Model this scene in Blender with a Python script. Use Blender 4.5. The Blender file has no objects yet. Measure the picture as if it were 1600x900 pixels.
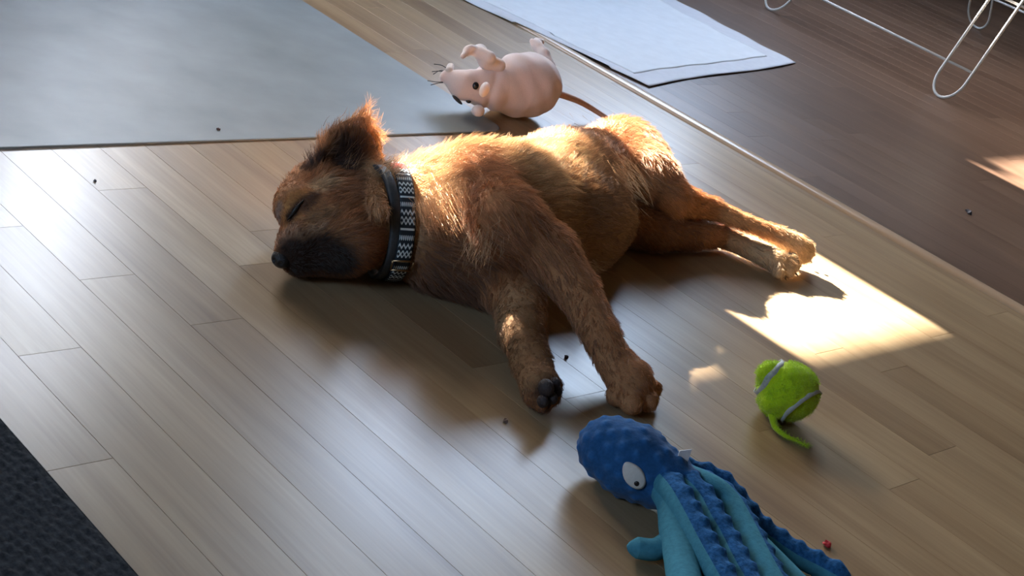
import bpy, bmesh, math, random
import numpy as np
from mathutils import Vector, Matrix, kdtree

random.seed(7)
rng = np.random.default_rng(7)
SC = bpy.context.scene
COL = SC.collection

# ------------------------------------------------------------------ camera
FPX = 2400.0
RW = np.array([[0.6987, 0.0963, -0.7089], [-0.6574, 0.4773, -0.5831], [0.2822, 0.8735, 0.3968]])
u_, s_, v_ = np.linalg.svd(RW); RW = u_ @ v_
CAM = np.array([-1.3043, -1.0728, 0.73])
cam_data = bpy.data.cameras.new('camera')
cam_data.sensor_width = 36.0
cam_data.lens = FPX * 36.0 / 1600.0
cam_data.clip_start = 0.02
cam = bpy.data.objects.new('camera', cam_data)
COL.objects.link(cam)
cam.matrix_world = Matrix([[*RW[0], CAM[0]], [*RW[1], CAM[1]], [*RW[2], CAM[2]], [0, 0, 0, 1]])
SC.camera = cam
SC.view_settings.view_transform = 'Standard'
SC.view_settings.look = 'None'
SC.view_settings.gamma = 1.0
SC.view_settings.use_curve_mapping = False
SC.view_settings.exposure = 0.38

# ------------------------------------------------------------------ sun and sky
SUN_TAN = 0.525
elev = math.atan(SUN_TAN)
world = bpy.data.worlds.new('sky'); SC.world = world
world.use_nodes = True
wn = world.node_tree; wn.nodes.clear()
sky = wn.nodes.new('ShaderNodeTexSky'); sky.sky_type = 'NISHITA'; sky.sun_disc = False
sky.sun_elevation = elev; sky.sun_rotation = 0.0
sky.air_density = 1.2; sky.dust_density = 1.5
hsv = wn.nodes.new('ShaderNodeHueSaturation'); hsv.inputs['Saturation'].default_value = 0.92
wb = wn.nodes.new('ShaderNodeBackground'); wb.inputs['Strength'].default_value = 2.95
wo = wn.nodes.new('ShaderNodeOutputWorld')
wn.links.new(sky.outputs[0], hsv.inputs['Color']); wn.links.new(hsv.outputs[0], wb.inputs[0]); wn.links.new(wb.outputs[0], wo.inputs[0])
sd = bpy.data.lights.new('sun', 'SUN'); sd.energy = 62.0; sd.angle = math.radians(0.53); sd.color = (1.0, 0.94, 0.85)
sun = bpy.data.objects.new('sun', sd); COL.objects.link(sun)
sun.rotation_euler = Vector((0, math.cos(elev), math.sin(elev))).to_track_quat('Z', 'Y').to_euler()
sun.location = (0, 3, 3)

def portal(c, w, h, out):
    d = bpy.data.lights.new('window_portal', 'AREA'); d.shape = 'RECTANGLE'; d.size = w; d.size_y = h
    d.cycles.is_portal = True
    o = bpy.data.objects.new('window_portal', d); COL.objects.link(o)
    o.location = c; o.rotation_euler = Vector(out).to_track_quat('Z', 'Y').to_euler()

# ------------------------------------------------------------------ helpers
def at(px, py, z=0.0):
    r = RW @ np.array([px - 800.0, -(py - 450.0), -FPX])
    return CAM + r * ((z - CAM[2]) / r[2])

def srgb(*c):
    return tuple(((x / 255 / 12.92) if x / 255 <= 0.04045 else ((x / 255 + 0.055) / 1.055) ** 2.4) for x in c) + (1.0,)

def link(name, me, mat=None, parent=None, kind=None, label=None):
    o = bpy.data.objects.new(name, me); COL.objects.link(o)
    if mat is not None:
        for m in (mat if isinstance(mat, (list, tuple)) else [mat]):
            if m.name not in [k.name for k in me.materials if k]:
                me.materials.append(m)
    if parent is not None: o.parent = parent
    if kind: o['kind'] = kind
    if label: o['label'] = label
    return o

def thing(name, label, cat, group=None, loc=(0, 0, 0)):
    o = bpy.data.objects.new(name, None); COL.objects.link(o); o.location = loc; o.empty_display_size = 0.05
    o['label'] = label; o['category'] = cat
    if group: o['group'] = group
    return o

def tag(o, label, cat, group=None):
    o['label'] = label; o['category'] = cat
    if group: o['group'] = group
    return o

def mesh_np(name, V, F, smooth=True):
    me = bpy.data.meshes.new(name)
    me.from_pydata([tuple(map(float, v)) for v in V], [], [tuple(int(i) for i in f) for f in F])
    me.update()
    if smooth: me.polygons.foreach_set('use_smooth', [True] * len(me.polygons))
    return me

def box_mesh(name, lo, hi, bev=0.0):
    bm = bmesh.new(); bmesh.ops.create_cube(bm, size=1.0)
    for v in bm.verts:
        v.co = Vector([(lo[i] + hi[i]) / 2 + v.co[i] * (hi[i] - lo[i]) for i in range(3)])
    if bev: bmesh.ops.bevel(bm, geom=list(bm.edges), offset=bev, segments=1, affect='EDGES')
    me = bpy.data.meshes.new(name); bm.to_mesh(me); bm.free(); return me

def smooth_path(P, n):
    P = np.array(P, float); m = len(P)
    out = []
    for s in np.linspace(0, m - 1, n):
        i = min(int(s), m - 2); t = s - i
        p0 = P[max(i - 1, 0)]; p1 = P[i]; p2 = P[i + 1]; p3 = P[min(i + 2, m - 1)]
        out.append(0.5 * ((2 * p1) + (-p0 + p2) * t + (2 * p0 - 5 * p1 + 4 * p2 - p3) * t * t + (-p0 + 3 * p1 - 3 * p2 + p3) * t ** 3))
    return np.array(out)

def tube(P, R, seg=10, disp=None, up=(0, 0, 1), close=True):
    """P n x 3 path, R radius per ring; theta 0 points to 'up' side."""
    P = np.array(P, float); n = len(P); R = np.broadcast_to(np.array(R, float), (n,))
    V = []; F = []
    for i in range(n):
        d = P[min(i + 1, n - 1)] - P[max(i - 1, 0)]; d /= np.linalg.norm(d) + 1e-9
        u = np.array(up, float); u = u - d * (u @ d)
        if np.linalg.norm(u) < 1e-4: u = np.array([1.0, 0, 0]) - d * d[0]
        u /= np.linalg.norm(u); w = np.cross(d, u)
        for j in range(seg):
            th = 2 * math.pi * j / seg
            r = R[i] * (1 + (disp(i / (n - 1), th) if disp else 0))
            V.append(P[i] + r * (math.cos(th) * u + math.sin(th) * w))
    for i in range(n - 1):
        for j in range(seg):
            a = i * seg + j; b = i * seg + (j + 1) % seg
            F.append((a, b, b + seg, a + seg))
    if close:
        V.append(P[0]); V.append(P[-1]); c0 = len(V) - 2; c1 = len(V) - 1
        for j in range(seg):
            F.append((c0, (j + 1) % seg, j)); F.append((c1, (n - 1) * seg + j, (n - 1) * seg + (j + 1) % seg))
    return V, F

def blob(name, c, r, rot=None, mat=None, parent=None, seg=16, label=None):
    bm = bmesh.new(); bmesh.ops.create_uvsphere(bm, u_segments=seg, v_segments=max(8, seg // 2 + 2), radius=1.0)
    M = rot if rot is not None else np.eye(3)
    for v in bm.verts:
        q = M @ (np.array(v.co) * np.array(r)) + np.array(c)
        v.co = Vector(q)
    for f in bm.faces: f.smooth = True
    me = bpy.data.meshes.new(name); bm.to_mesh(me); bm.free()
    return link(name, me, mat, parent, label=label)

def frame_of(d, up=(0, 0, 1)):
    """columns: x along d, z close to up"""
    d = np.array(d, float); d /= np.linalg.norm(d)
    y = np.cross(np.array(up, float), d); y /= np.linalg.norm(y)
    return np.stack([d, y, np.cross(d, y)], 1)

CR = RW[:, 0] * np.array([1, 1, 0]); CR /= np.linalg.norm(CR)     # a level direction to the right of the dog's face
CF = np.array([-CR[1], CR[0], 0.0])                               # level, away over the dog

# ------------------------------------------------------------------ materials
def new_mat(name):
    m = bpy.data.materials.new(name); m.use_nodes = True
    nt = m.node_tree; b = nt.nodes['Principled BSDF']
    return m, nt, b

def N(nt, t, **kw):
    n = nt.nodes.new(t)
    for k, v in kw.items(): setattr(n, k, v)
    return n

def ramp(nt, stops):
    r = nt.nodes.new('ShaderNodeValToRGB'); el = r.color_ramp.elements
    while len(el) < len(stops): el.new(0.5)
    for e, (p, c) in zip(el, stops): e.position = p; e.color = c
    return r

def simple(name, col, rough=0.5, spec=0.5, noise=0.0, scale=60, bump=0.0, metallic=0.0, sheen=0.0):
    m, nt, b = new_mat(name)
    b.inputs['Roughness'].default_value = rough; b.inputs['Metallic'].default_value = metallic
    b.inputs['Specular IOR Level'].default_value = spec
    if sheen: b.inputs['Sheen Weight'].default_value = sheen; b.inputs['Sheen Roughness'].default_value = 0.4; b.inputs['Sheen Tint'].default_value = col
    tc = N(nt, 'ShaderNodeTexCoord'); no = N(nt, 'ShaderNodeTexNoise'); no.inputs['Scale'].default_value = scale; no.inputs['Detail'].default_value = 5
    nt.links.new(tc.outputs['Object'], no.inputs['Vector'])
    k = 1 - noise
    r = ramp(nt, [(0.3, (col[0] * k, col[1] * k, col[2] * k, 1)), (0.7, (min(1, col[0] * (1 + noise)), min(1, col[1] * (1 + noise)), min(1, col[2] * (1 + noise)), 1))])
    nt.links.new(no.outputs['Fac'], r.inputs['Fac']); nt.links.new(r.outputs['Color'], b.inputs['Base Color'])
    if bump:
        bp = N(nt, 'ShaderNodeBump'); bp.inputs['Strength'].default_value = bump; bp.inputs['Distance'].default_value = 0.002
        nt.links.new(no.outputs['Fac'], bp.inputs['Height']); nt.links.new(bp.outputs[0], b.inputs['Normal'])
    return m

def wood_mat(name, stops, rough=0.3, grain=0.35, strips=False):
    m, nt, b = new_mat(name)
    L = nt.links.new
    tc = N(nt, 'ShaderNodeTexCoord'); oi = N(nt, 'ShaderNodeObjectInfo')
    geo = N(nt, 'ShaderNodeNewGeometry')
    # per board offset of the grain
    off = N(nt, 'ShaderNodeVectorMath', operation='SCALE'); off.inputs[0].default_value = (3.1, 17.0, 5.0)
    L(oi.outputs['Random'], off.inputs['Scale'])
    add = N(nt, 'ShaderNodeVectorMath', operation='ADD'); L(geo.outputs['Position'], add.inputs[0]); L(off.outputs[0], add.inputs[1])
    m1 = N(nt, 'ShaderNodeMapping'); m1.inputs['Scale'].default_value = (34, 2.6, 10); L(add.outputs[0], m1.inputs['Vector'])
    n1 = N(nt, 'ShaderNodeTexNoise'); n1.inputs['Scale'].default_value = 1.0; n1.inputs['Detail'].default_value = 6; n1.inputs['Distortion'].default_value = 0.6
    L(m1.outputs[0], n1.inputs['Vector'])
    m2 = N(nt, 'ShaderNodeMapping'); m2.inputs['Scale'].default_value = (260, 7, 30); L(add.outputs[0], m2.inputs['Vector'])
    n2 = N(nt, 'ShaderNodeTexNoise'); n2.inputs['Scale'].default_value = 1.0; n2.inputs['Detail'].default_value = 4; L(m2.outputs[0], n2.inputs['Vector'])
    m3 = N(nt, 'ShaderNodeMapping'); m3.inputs['Scale'].default_value = (11, 1.2, 4); L(add.outputs[0], m3.inputs['Vector'])
    n3 = N(nt, 'ShaderNodeTexNoise'); n3.inputs['Scale'].default_value = 1.0; n3.inputs['Detail'].default_value = 3; L(m3.outputs[0], n3.inputs['Vector'])
    # sum : board tone + broad figure + grain + fine pores
    s1 = N(nt, 'ShaderNodeMath', operation='MULTIPLY'); L(oi.outputs['Random'], s1.inputs[0]); s1.inputs[1].default_value = 0.24
    s2 = N(nt, 'ShaderNodeMath', operation='MULTIPLY_ADD'); L(n1.outputs['Fac'], s2.inputs[0]); s2.inputs[1].default_value = grain * 1.5; L(s1.outputs[0], s2.inputs[2])
    s3 = N(nt, 'ShaderNodeMath', operation='MULTIPLY_ADD'); L(n2.outputs['Fac'], s3.inputs[0]); s3.inputs[1].default_value = grain * 0.7; L(s2.outputs[0], s3.inputs[2])
    s4 = N(nt, 'ShaderNodeMath', operation='MULTIPLY_ADD'); L(n3.outputs['Fac'], s4.inputs[0]); s4.inputs[1].default_value = grain * 1.0; L(s3.outputs[0], s4.inputs[2])
    s5 = N(nt, 'ShaderNodeMath', operation='SUBTRACT'); L(s4.outputs[0], s5.inputs[0]); s5.inputs[1].default_value = grain * 1.6 - 0.35
    r = ramp(nt, stops); L(s5.outputs[0], r.inputs['Fac'])
    L(r.outputs['Color'], b.inputs['Base Color'])
    b.inputs['Roughness'].default_value = rough
    rr = N(nt, 'ShaderNodeMapRange'); rr.inputs['To Min'].default_value = rough - 0.05; rr.inputs['To Max'].default_value = rough + 0.07
    L(n3.outputs['Fac'], rr.inputs['Value']); L(rr.outputs[0], b.inputs['Roughness'])
    bp = N(nt, 'ShaderNodeBump'); bp.inputs['Strength'].default_value = 0.05; bp.inputs['Distance'].default_value = 0.001
    L(n2.outputs['Fac'], bp.inputs['Height']); L(bp.outputs[0], b.inputs['Normal'])
    return m

M_WOOD = wood_mat('oak_laminate', [(0.05, srgb(116, 92, 68)), (0.35, srgb(146, 122, 92)), (0.65, srgb(168, 145, 112)), (0.95, srgb(196, 174, 138))], rough=0.30, grain=0.46)
M_WOOD2 = wood_mat('brown_laminate', [(0.05, srgb(70, 50, 40)), (0.4, srgb(98, 74, 58)), (0.7, srgb(118, 93, 75)), (0.95, srgb(146, 119, 98))], rough=0.36)
M_TRIM = wood_mat('trim_laminate', [(0.05, srgb(150, 122, 96)), (0.5, srgb(178, 150, 120)), (0.95, srgb(196, 170, 140))], rough=0.3, grain=0.2)
M_GAP = simple('joint_dark', srgb(60, 44, 30), 0.8)  # dark brown of the joint beside the moulding
M_WALL = simple('wall_paint', (0.40, 0.36, 0.31, 1), 0.8, noise=0.03, scale=3)
M_FRAME = simple('window_frame_paint', (0.7, 0.7, 0.68, 1), 0.4)
M_BLOCKER = simple('blocker_brown', (0.30, 0.24, 0.18, 1), 0.8, noise=0.2, scale=8)  # brown surface of the added sun blockers

# ------------------------------------------------------------------ floor
PITCH = 0.0639; X0 = -0.7025
fl = link('floor', box_mesh('floor', (-3.0, -3.5, -0.05), (7.0, 1.7, -0.0022)), M_WOOD, kind='structure')

def plank_mesh(w, l):
    return box_mesh('plank', (-w / 2, -l / 2, -0.002), (w / 2, l / 2, 0.0), 0.0002)
def add_plank(xc, w, y0, y1, mat, cache={}):
    l = round((y1 - y0), 3)
    key = (round(w, 4), l, mat.name)
    if key not in cache:
        cache[key] = plank_mesh(w - 0.00025, l - 0.00025); cache[key].materials.append(mat)
    o = bpy.data.objects.new('plank', cache[key]); COL.objects.link(o); o.parent = fl
    o.location = (xc, (y0 + y1) / 2, 0)
ends = {0: -0.17, 1: -0.0, 2: 0.24, 15: -0.453, 20: -0.258, 13: -0.48, 3: 0.12, 5: 0.31, 17: -0.30, 11: -0.62}
LEN = [0.60, 0.74, 0.88, 1.04]
nrow = 25
for k in range(-4, nrow):
    x0 = X0 + k * PITCH; x1 = x0 + PITCH
    if k == nrow - 1: x1 = 0.848
    if x0 > 0.84: break
    e = ends.get(k, random.uniform(-0.6, 0.3))
    ys = [e]
    while ys[0] > -0.95: ys.insert(0, ys[0] - random.choice(LEN))
    while ys[-1] < 1.35: ys.append(ys[-1] + random.choice(LEN))
    for a, b in zip(ys[:-1], ys[1:]):
        if (b < 0.6 * x0 - 1.0 and x0 > 0) or b < -.72 or a > 1.25: continue
        add_plank((x0 + x1) / 2, x1 - x0, max(a, -1.2), b, M_WOOD)
# second floor beyond the moulding
xk = 0.886
row = 0
while xk < 4.1:
    w = 0.0639
    e = random.uniform(-0.4, 0.6); ylo = 0.6 * xk - 1.15; yhi = 1.66
    ys = [e]
    while ys[0] > ylo: ys.insert(0, ys[0] - random.choice([0.5, 0.62, 0.75]))
    while ys[-1] < yhi: ys.append(ys[-1] + random.choice([0.5, 0.62, 0.75]))
    ys[-1] = min(ys[-1], 1.69)
    for a, b in zip(ys[:-1], ys[1:]):
        if b - a > 0.05 and b > .6 * xk - .95 and a < 1.5: add_plank(xk + w / 2, w, a, b, M_WOOD2)
    xk += w; row += 1
# moulding between the two floors: low rounded profile
prof = [(0.8495, -0.002), (0.8495, 0.0005), (0.8515, 0.0036), (0.856, 0.0052), (0.864, 0.0056), (0.872, 0.0050), (0.880, 0.0030), (0.8865, 0.0004), (0.8865, -0.002)]
V = []; F = []
ysn = np.linspace(-1.2, 1.69, 12)
for y in ysn:
    for (px_, pz_) in prof: V.append((px_, y, pz_))
npf = len(prof)
for i in range(len(ysn) - 1):
    for j in range(npf - 1):
        a = i * npf + j; F.append((a, a + npf, a + npf + 1, a + 1))
for i in (0, len(ysn) - 1): F.append(tuple(i * npf + j for j in range(npf)))
trim = link('trim_1', mesh_np('trim_1', V, F), M_TRIM, kind='structure')
gap = link('joint', box_mesh('joint', (0.8475, -1.2, -0.0021), (0.8496, 1.69, -0.0012)), M_GAP, parent=trim)

# ------------------------------------------------------------------ room shell and the window wall (behind, out of frame)
YW = 1.70
def struct(name, lo, hi, m=M_WALL): return link(name, box_mesh(name, lo, hi), m, kind='structure')
wl_ = bmesh.new()
def addbox(bm, lo, hi):
    r = bmesh.ops.create_cube(bm, size=1.0)
    for v in r['verts']: v.co = Vector([(lo[i] + hi[i]) / 2 + v.co[i] * (hi[i] - lo[i]) for i in range(3)])
for lo, hi in (((-3.1, -3.5, -.05), (-3.0, 1.8, .9)), ((-3.1, -3.5, 2.3), (-3.0, 1.8, 2.55)), ((-3.1, -3.5, .9), (-3.0, -.35, 2.3)), ((-3.1, .35, .9), (-3.0, 1.8, 2.3))): addbox(wl_, lo, hi)  # side opening in this unseen wall is added for fill light
me = bpy.data.meshes.new('wall_left'); wl_.to_mesh(me); wl_.free(); link('wall_left', me, M_WALL, kind='structure')
portal((-3.06, 0.0, 1.6), .7, 1.4, (-1, 0, 0))
struct('wall_right', (7.0, -3.5, -0.05), (7.1, 1.8, 2.55))
struct('wall_front', (-3.1, -3.6, -0.05), (7.1, -3.5, 2.55), simple('dark_wall_paint', (0.14, 0.12, 0.11, 1), 0.9))
struct('ceiling', (-3.1, -3.6, 2.5), (7.1, 1.8, 2.6))
WIN = [(-0.16, 0.195, 0.50, 1.38), (0.275, 0.637, 0.50, 1.38), (1.487, 2.75, 0.76, 2.05)]   # x0, x1, z0, z1
xs = [-3.1, -0.16, 0.195, 0.275, 0.637, 1.487, 2.75, 7.1]
zs = {0: None, 1: (0.50, 1.38), 2: None, 3: (0.50, 1.38), 4: None, 5: (0.76, 2.05), 6: None}
wb_ = bmesh.new()
def addbox(bm, lo, hi):
    r = bmesh.ops.create_cube(bm, size=1.0)
    for v in r['verts']: v.co = Vector([(lo[i] + hi[i]) / 2 + v.co[i] * (hi[i] - lo[i]) for i in range(3)])
for i in range(7):
    if zs[i] is None: addbox(wb_, (xs[i], YW, -0.05), (xs[i + 1], YW + 0.06, 2.5))
    else:
        addbox(wb_, (xs[i], YW, -0.05), (xs[i + 1], YW + 0.06, zs[i][0])); addbox(wb_, (xs[i], YW, zs[i][1]), (xs[i + 1], YW + 0.06, 2.5))
me = bpy.data.meshes.new('wall_back'); wb_.to_mesh(me); wb_.free()
link('wall_back', me, M_WALL, kind='structure')
for i, (x0, x1, z0, z1) in enumerate(WIN):
    b = bmesh.new(); t = 0.012
    addbox(b, (x0, YW - 0.01, z0), (x0 + t, YW + 0.02, z1)); addbox(b, (x1 - t, YW - 0.01, z0), (x1, YW + 0.02, z1))
    addbox(b, (x0, YW - 0.01, z0), (x1, YW + 0.02, z0 + t)); addbox(b, (x0, YW - 0.01, z1 - t), (x1, YW + 0.02, z1))
    me = bpy.data.meshes.new('window'); b.to_mesh(me); b.free()
    link('window_%d' % (i + 1), me, M_FRAME, kind='structure')
    portal(((x0 + x1) / 2, YW + 0.07, (z0 + z1) / 2), x1 - x0, z1 - z0, (0, 1, 0))
# unseen blockers added outside, leaving only slots for the low sun
YS = 3.2
def zt(y): return (YS - y) * SUN_TAN         # height on the blocker whose ray lands at floor position y
b = bmesh.new()
addbox(b, (-0.7, YS, -0.05), (0.85, YS + 0.04, zt(0.06)))
for xa, xb, ye in ((-.7, -.085, -.248), (-.085, .06, -.262), (.06, .13, -.25), (.13, .235, -.205)):
    addbox(b, (xa, YS, zt(ye)), (xb, YS + 0.04, 2.6))
addbox(b, (0.235, YS, zt(-0.272)), (0.85, YS + 0.04, 2.6))
me = bpy.data.meshes.new('sun_blocker_left'); b.to_mesh(me); b.free()
link('sun_blocker_left', me, M_BLOCKER, kind='structure')
b = bmesh.new()  # second unseen blocker, added to trim the right-hand sun patch
addbox(b, (1.46, YS, -0.05), (2.9, YS + 0.04, zt(0.205))); addbox(b, (1.515, YS, zt(0.2)), (1.57, YS + 0.04, zt(0.155)))
addbox(b, (1.46, YS, zt(-.12)), (2.6, YS + .04, 3.2))
me = bpy.data.meshes.new('sun_blocker_right'); b.to_mesh(me); b.free()
link('sun_blocker_right', me, M_BLOCKER, kind='structure')

# ------------------------------------------------------------------ signed distance modelling
class Prim:
    def __init__(s, a, b, ra, rb, k=0.015, hair=0.010, col=(0.4, 0.2, 0.1), sub=False, ell=None, rot=None, w=1.0):
        s.a = np.array(a, float); s.b = np.array(b, float); s.ra = ra; s.rb = rb; s.k = k
        s.hair = hair; s.col = np.array(col, float)[:3]; s.sub = sub; s.ell = ell; s.rot = rot; s.w = w
    def dist(s, P):
        if s.ell is not None:
            q = (P - s.a) @ s.rot if s.rot is not None else P - s.a
            e = np.array(s.ell)
            k0 = np.linalg.norm(q / e, axis=-1); k1 = np.linalg.norm(q / (e * e), axis=-1) + 1e-9
            return k0 * (k0 - 1) / k1
        d = s.b - s.a; L = d @ d
        if L < 1e-12: return np.linalg.norm(P - s.a, axis=-1) - s.ra
        t = np.clip(((P - s.a) @ d) / L, 0, 1)
        return np.linalg.norm(P - s.a - t[..., None] * d, axis=-1) - (s.ra + (s.rb - s.ra) * t)
    def bounds(s):
        m = max(s.ell) if s.ell is not None else max(s.ra, s.rb)
        return np.minimum(s.a, s.b) - m, np.maximum(s.a, s.b) + m

def sdf_eval(prims, P):
    D = np.full(P.shape[:-1], 0.2)
    for p in prims:
        d = p.dist(P)
        if p.sub:
            h = np.clip(0.5 - 0.5 * (D + d) / p.k, 0, 1); D = D * (1 - h) - d * h + p.k * h * (1 - h)
        else:
            h = np.clip(0.5 + 0.5 * (D - d) / p.k, 0, 1); D = D * (1 - h) + d * h - p.k * h * (1 - h)
    return D

def sdf_mesh(prims, cell, zmin=None):
    lo = np.min([p.bounds()[0] for p in prims if not p.sub], 0) - 0.012
    hi = np.max([p.bounds()[1] for p in prims if not p.sub], 0) + 0.012
    n = np.ceil((hi - lo) / cell).astype(int) + 1
    ax = [lo[i] + cell * np.arange(n[i]) for i in range(3)]
    D = np.full(n, 0.2)
    for p in prims:
        bl, bh = p.bounds(); m = p.k + 0.012
        i0 = np.clip(((bl - m - lo) / cell).astype(int), 0, n - 1); i1 = np.clip(((bh + m - lo) / cell).astype(int) + 2, 1, n)
        sl = tuple(slice(a, b) for a, b in zip(i0, i1))
        G = np.stack(np.meshgrid(*[ax[i][sl[i]] for i in range(3)], indexing='ij'), -1)
        d = p.dist(G); E = D[sl]
        if p.sub:
            h = np.clip(0.5 - 0.5 * (E + d) / p.k, 0, 1); D[sl] = E * (1 - h) - d * h + p.k * h * (1 - h)
        else:
            h = np.clip(0.5 + 0.5 * (E - d) / p.k, 0, 1); D[sl] = E * (1 - h) + d * h - p.k * h * (1 - h)
    if zmin is not None:      # rests on the floor
        Z = ax[2][None, None, :]
        D = np.maximum(D, (zmin - Z) + 0 * D)
    S = D < 0
    c = np.zeros(np.array(n) - 1, int); pos = np.zeros(tuple(np.array(n) - 1) + (3,)); cnt = np.zeros(np.array(n) - 1)
    def corner(A, dx, dy, dz): return A[dx:dx + n[0] - 1, dy:dy + n[1] - 1, dz:dz + n[2] - 1]
    cs = [(x, y, z) for x in (0, 1) for y in (0, 1) for z in (0, 1)]
    for a in cs:
        for axn in range(3):
            if a[axn] == 1: continue
            b_ = list(a); b_[axn] = 1
            A = corner(D, *a); B = corner(D, *b_); x = (A < 0) != (B < 0)
            t = np.where(x, A / np.where(x, A - B, 1), 0)
            q = np.array(a, float)
            for kx in range(3): pos[..., kx] += np.where(x, q[kx] + (t if kx == axn else 0), 0)
            cnt += x
    act = cnt > 0
    idx = -np.ones(act.shape, int); idx[act] = np.arange(act.sum())
    I = np.argwhere(act)
    V = lo + cell * (I + pos[act] / cnt[act][:, None])
    F = []
    for axn in range(3):
        s0 = [slice(1, n[i] - 1) for i in range(3)]; s0[axn] = slice(0, n[axn] - 1)
        s1 = list(s0); s1[axn] = slice(1, n[axn])
        A = S[tuple(s0)]; B = S[tuple(s1)]
        for flip, M in ((False, A & ~B), (True, ~A & B)):
            J = np.argwhere(M) + np.array([s0[i].start for i in range(3)])
            if len(J) == 0: continue
            u, v = [(1, 2), (2, 0), (0, 1)][axn]
            eu = np.zeros(3, int); eu[u] = 1; ev = np.zeros(3, int); ev[v] = 1
            q = [J - eu - ev, J - ev, J, J - eu]
            q = [idx[tuple(x.T)] for x in q]
            if flip: q = q[::-1]
            F.append(np.stack(q, 1))
    return V, np.concatenate(F)

def color_attr(me, C):
    a = me.color_attributes.new('tint', 'FLOAT_COLOR', 'POINT')
    a.data.foreach_set('color', np.concatenate([C, np.ones((len(C), 1))], 1).astype(np.float32).ravel())

def prim_weights(prims, P, power=3.0):
    pr = [p for p in prims if not p.sub]
    W = np.stack([p.w / (np.clip(p.dist(P), 0, None) + 0.004) ** power for p in pr], 1)
    return pr, W / W.sum(1, keepdims=True)

def tint_mat(name, rough=0.7, spec=0.3, noise=0.15, scale=250, bump=0.3, sheen=0.0):
    m, nt, b = new_mat(name); L = nt.links.new
    a = N(nt, 'ShaderNodeAttribute'); a.attribute_name = 'tint'
    tc = N(nt, 'ShaderNodeTexCoord'); no = N(nt, 'ShaderNodeTexNoise'); no.inputs['Scale'].default_value = scale; no.inputs['Detail'].default_value = 4
    L(tc.outputs['Object'], no.inputs['Vector'])
    mr = N(nt, 'ShaderNodeMapRange'); mr.inputs['To Min'].default_value = 1 - noise; mr.inputs['To Max'].default_value = 1 + noise; L(no.outputs['Fac'], mr.inputs['Value'])
    vm = N(nt, 'ShaderNodeVectorMath', operation='SCALE'); L(a.outputs['Color'], vm.inputs[0]); L(mr.outputs[0], vm.inputs['Scale'])
    L(vm.outputs[0], b.inputs['Base Color']); b.inputs['Roughness'].default_value = rough; b.inputs['Specular IOR Level'].default_value = spec
    b.inputs['Sheen Weight'].default_value = sheen
    bp = N(nt, 'ShaderNodeBump'); bp.inputs['Strength'].default_value = bump; bp.inputs['Distance'].default_value = 0.001
    L(no.outputs['Fac'], bp.inputs['Height']); L(bp.outputs[0], b.inputs['Normal'])
    return m

def hair_mat(name, rough=0.45, trans=0.35):
    m = bpy.data.materials.new(name); m.use_nodes = True; nt = m.node_tree; nt.nodes.clear(); L = nt.links.new
    a = N(nt, 'ShaderNodeAttribute'); a.attribute_name = 'tint'
    d = N(nt, 'ShaderNodeBsdfDiffuse'); r = N(nt, 'ShaderNodeBsdfHair'); r.component = 'Reflection'
    t = N(nt, 'ShaderNodeBsdfHair'); t.component = 'Transmission'
    for h in (r, t):
        h.inputs['RoughnessU'].default_value = rough; h.inputs['RoughnessV'].default_value = 0.6
    L(a.outputs['Color'], d.inputs['Color']); L(a.outputs['Color'], t.inputs['Color'])
    mixc = N(nt, 'ShaderNodeMixRGB'); mixc.inputs['Fac'].default_value = 0.28; mixc.inputs['Color2'].default_value = (0.8, 0.8, 0.8, 1); L(a.outputs['Color'], mixc.inputs['Color1'])
    L(mixc.outputs[0], r.inputs['Color'])
    m1 = N(nt, 'ShaderNodeMixShader'); m1.inputs[0].default_value = 0.36; L(d.outputs[0], m1.inputs[1]); L(r.outputs[0], m1.inputs[2])
    m2 = N(nt, 'ShaderNodeMixShader'); m2.inputs[0].default_value = trans; L(m1.outputs[0], m2.inputs[1]); L(t.outputs[0], m2.inputs[2])
    o = N(nt, 'ShaderNodeOutputMaterial'); L(m2.outputs[0], o.inputs[0])
    return m

def tri_sample(V, F, n, dens):
    T = np.concatenate([F[:, [0, 1, 2]], F[:, [0, 2, 3]]]) if F.shape[1] == 4 else F
    A = V[T[:, 0]]; B = V[T[:, 1]]; Cc = V[T[:, 2]]
    nr = np.cross(B - A, Cc - A); ar = np.linalg.norm(nr, axis=1)
    w = ar * dens[T].mean(1); w /= w.sum()
    k = rng.choice(len(T), n, p=w)
    r1 = np.sqrt(rng.random(n)); r2 = rng.random(n)
    b = np.stack([1 - r1, r1 * (1 - r2), r1 * r2], 1)
    return T[k], b

def vert_normals(V, F):
    n = np.zeros_like(V)
    fn = np.cross(V[F[:, 2]] - V[F[:, 0]], V[F[:, 3]] - V[F[:, 1]])
    for j in range(4): np.add.at(n, F[:, j], fn)
    return n / (np.linalg.norm(n, axis=1, keepdims=True) + 1e-12)

def hair_object(name, pts, rad, colr, mat, parent, label=None):
    n, m, _ = pts.shape
    hc = bpy.data.hair_curves.new(name)
    hc.add_curves([m] * n)
    hc.points.foreach_set('position', pts.astype(np.float32).ravel())
    ra = hc.attributes.get('radius') or hc.attributes.new('radius', 'FLOAT', 'POINT')
    ra.data.foreach_set('value', rad.astype(np.float32).ravel())
    ca = hc.attributes.new('tint', 'FLOAT_COLOR', 'CURVE')
    ca.data.foreach_set('color', np.concatenate([colr, np.ones((n, 1))], 1).astype(np.float32).ravel())
    hc.materials.append(mat)
    o = bpy.data.objects.new(name, hc); COL.objects.link(o); o.parent = parent
    if label: o['label'] = label
    return o

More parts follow.
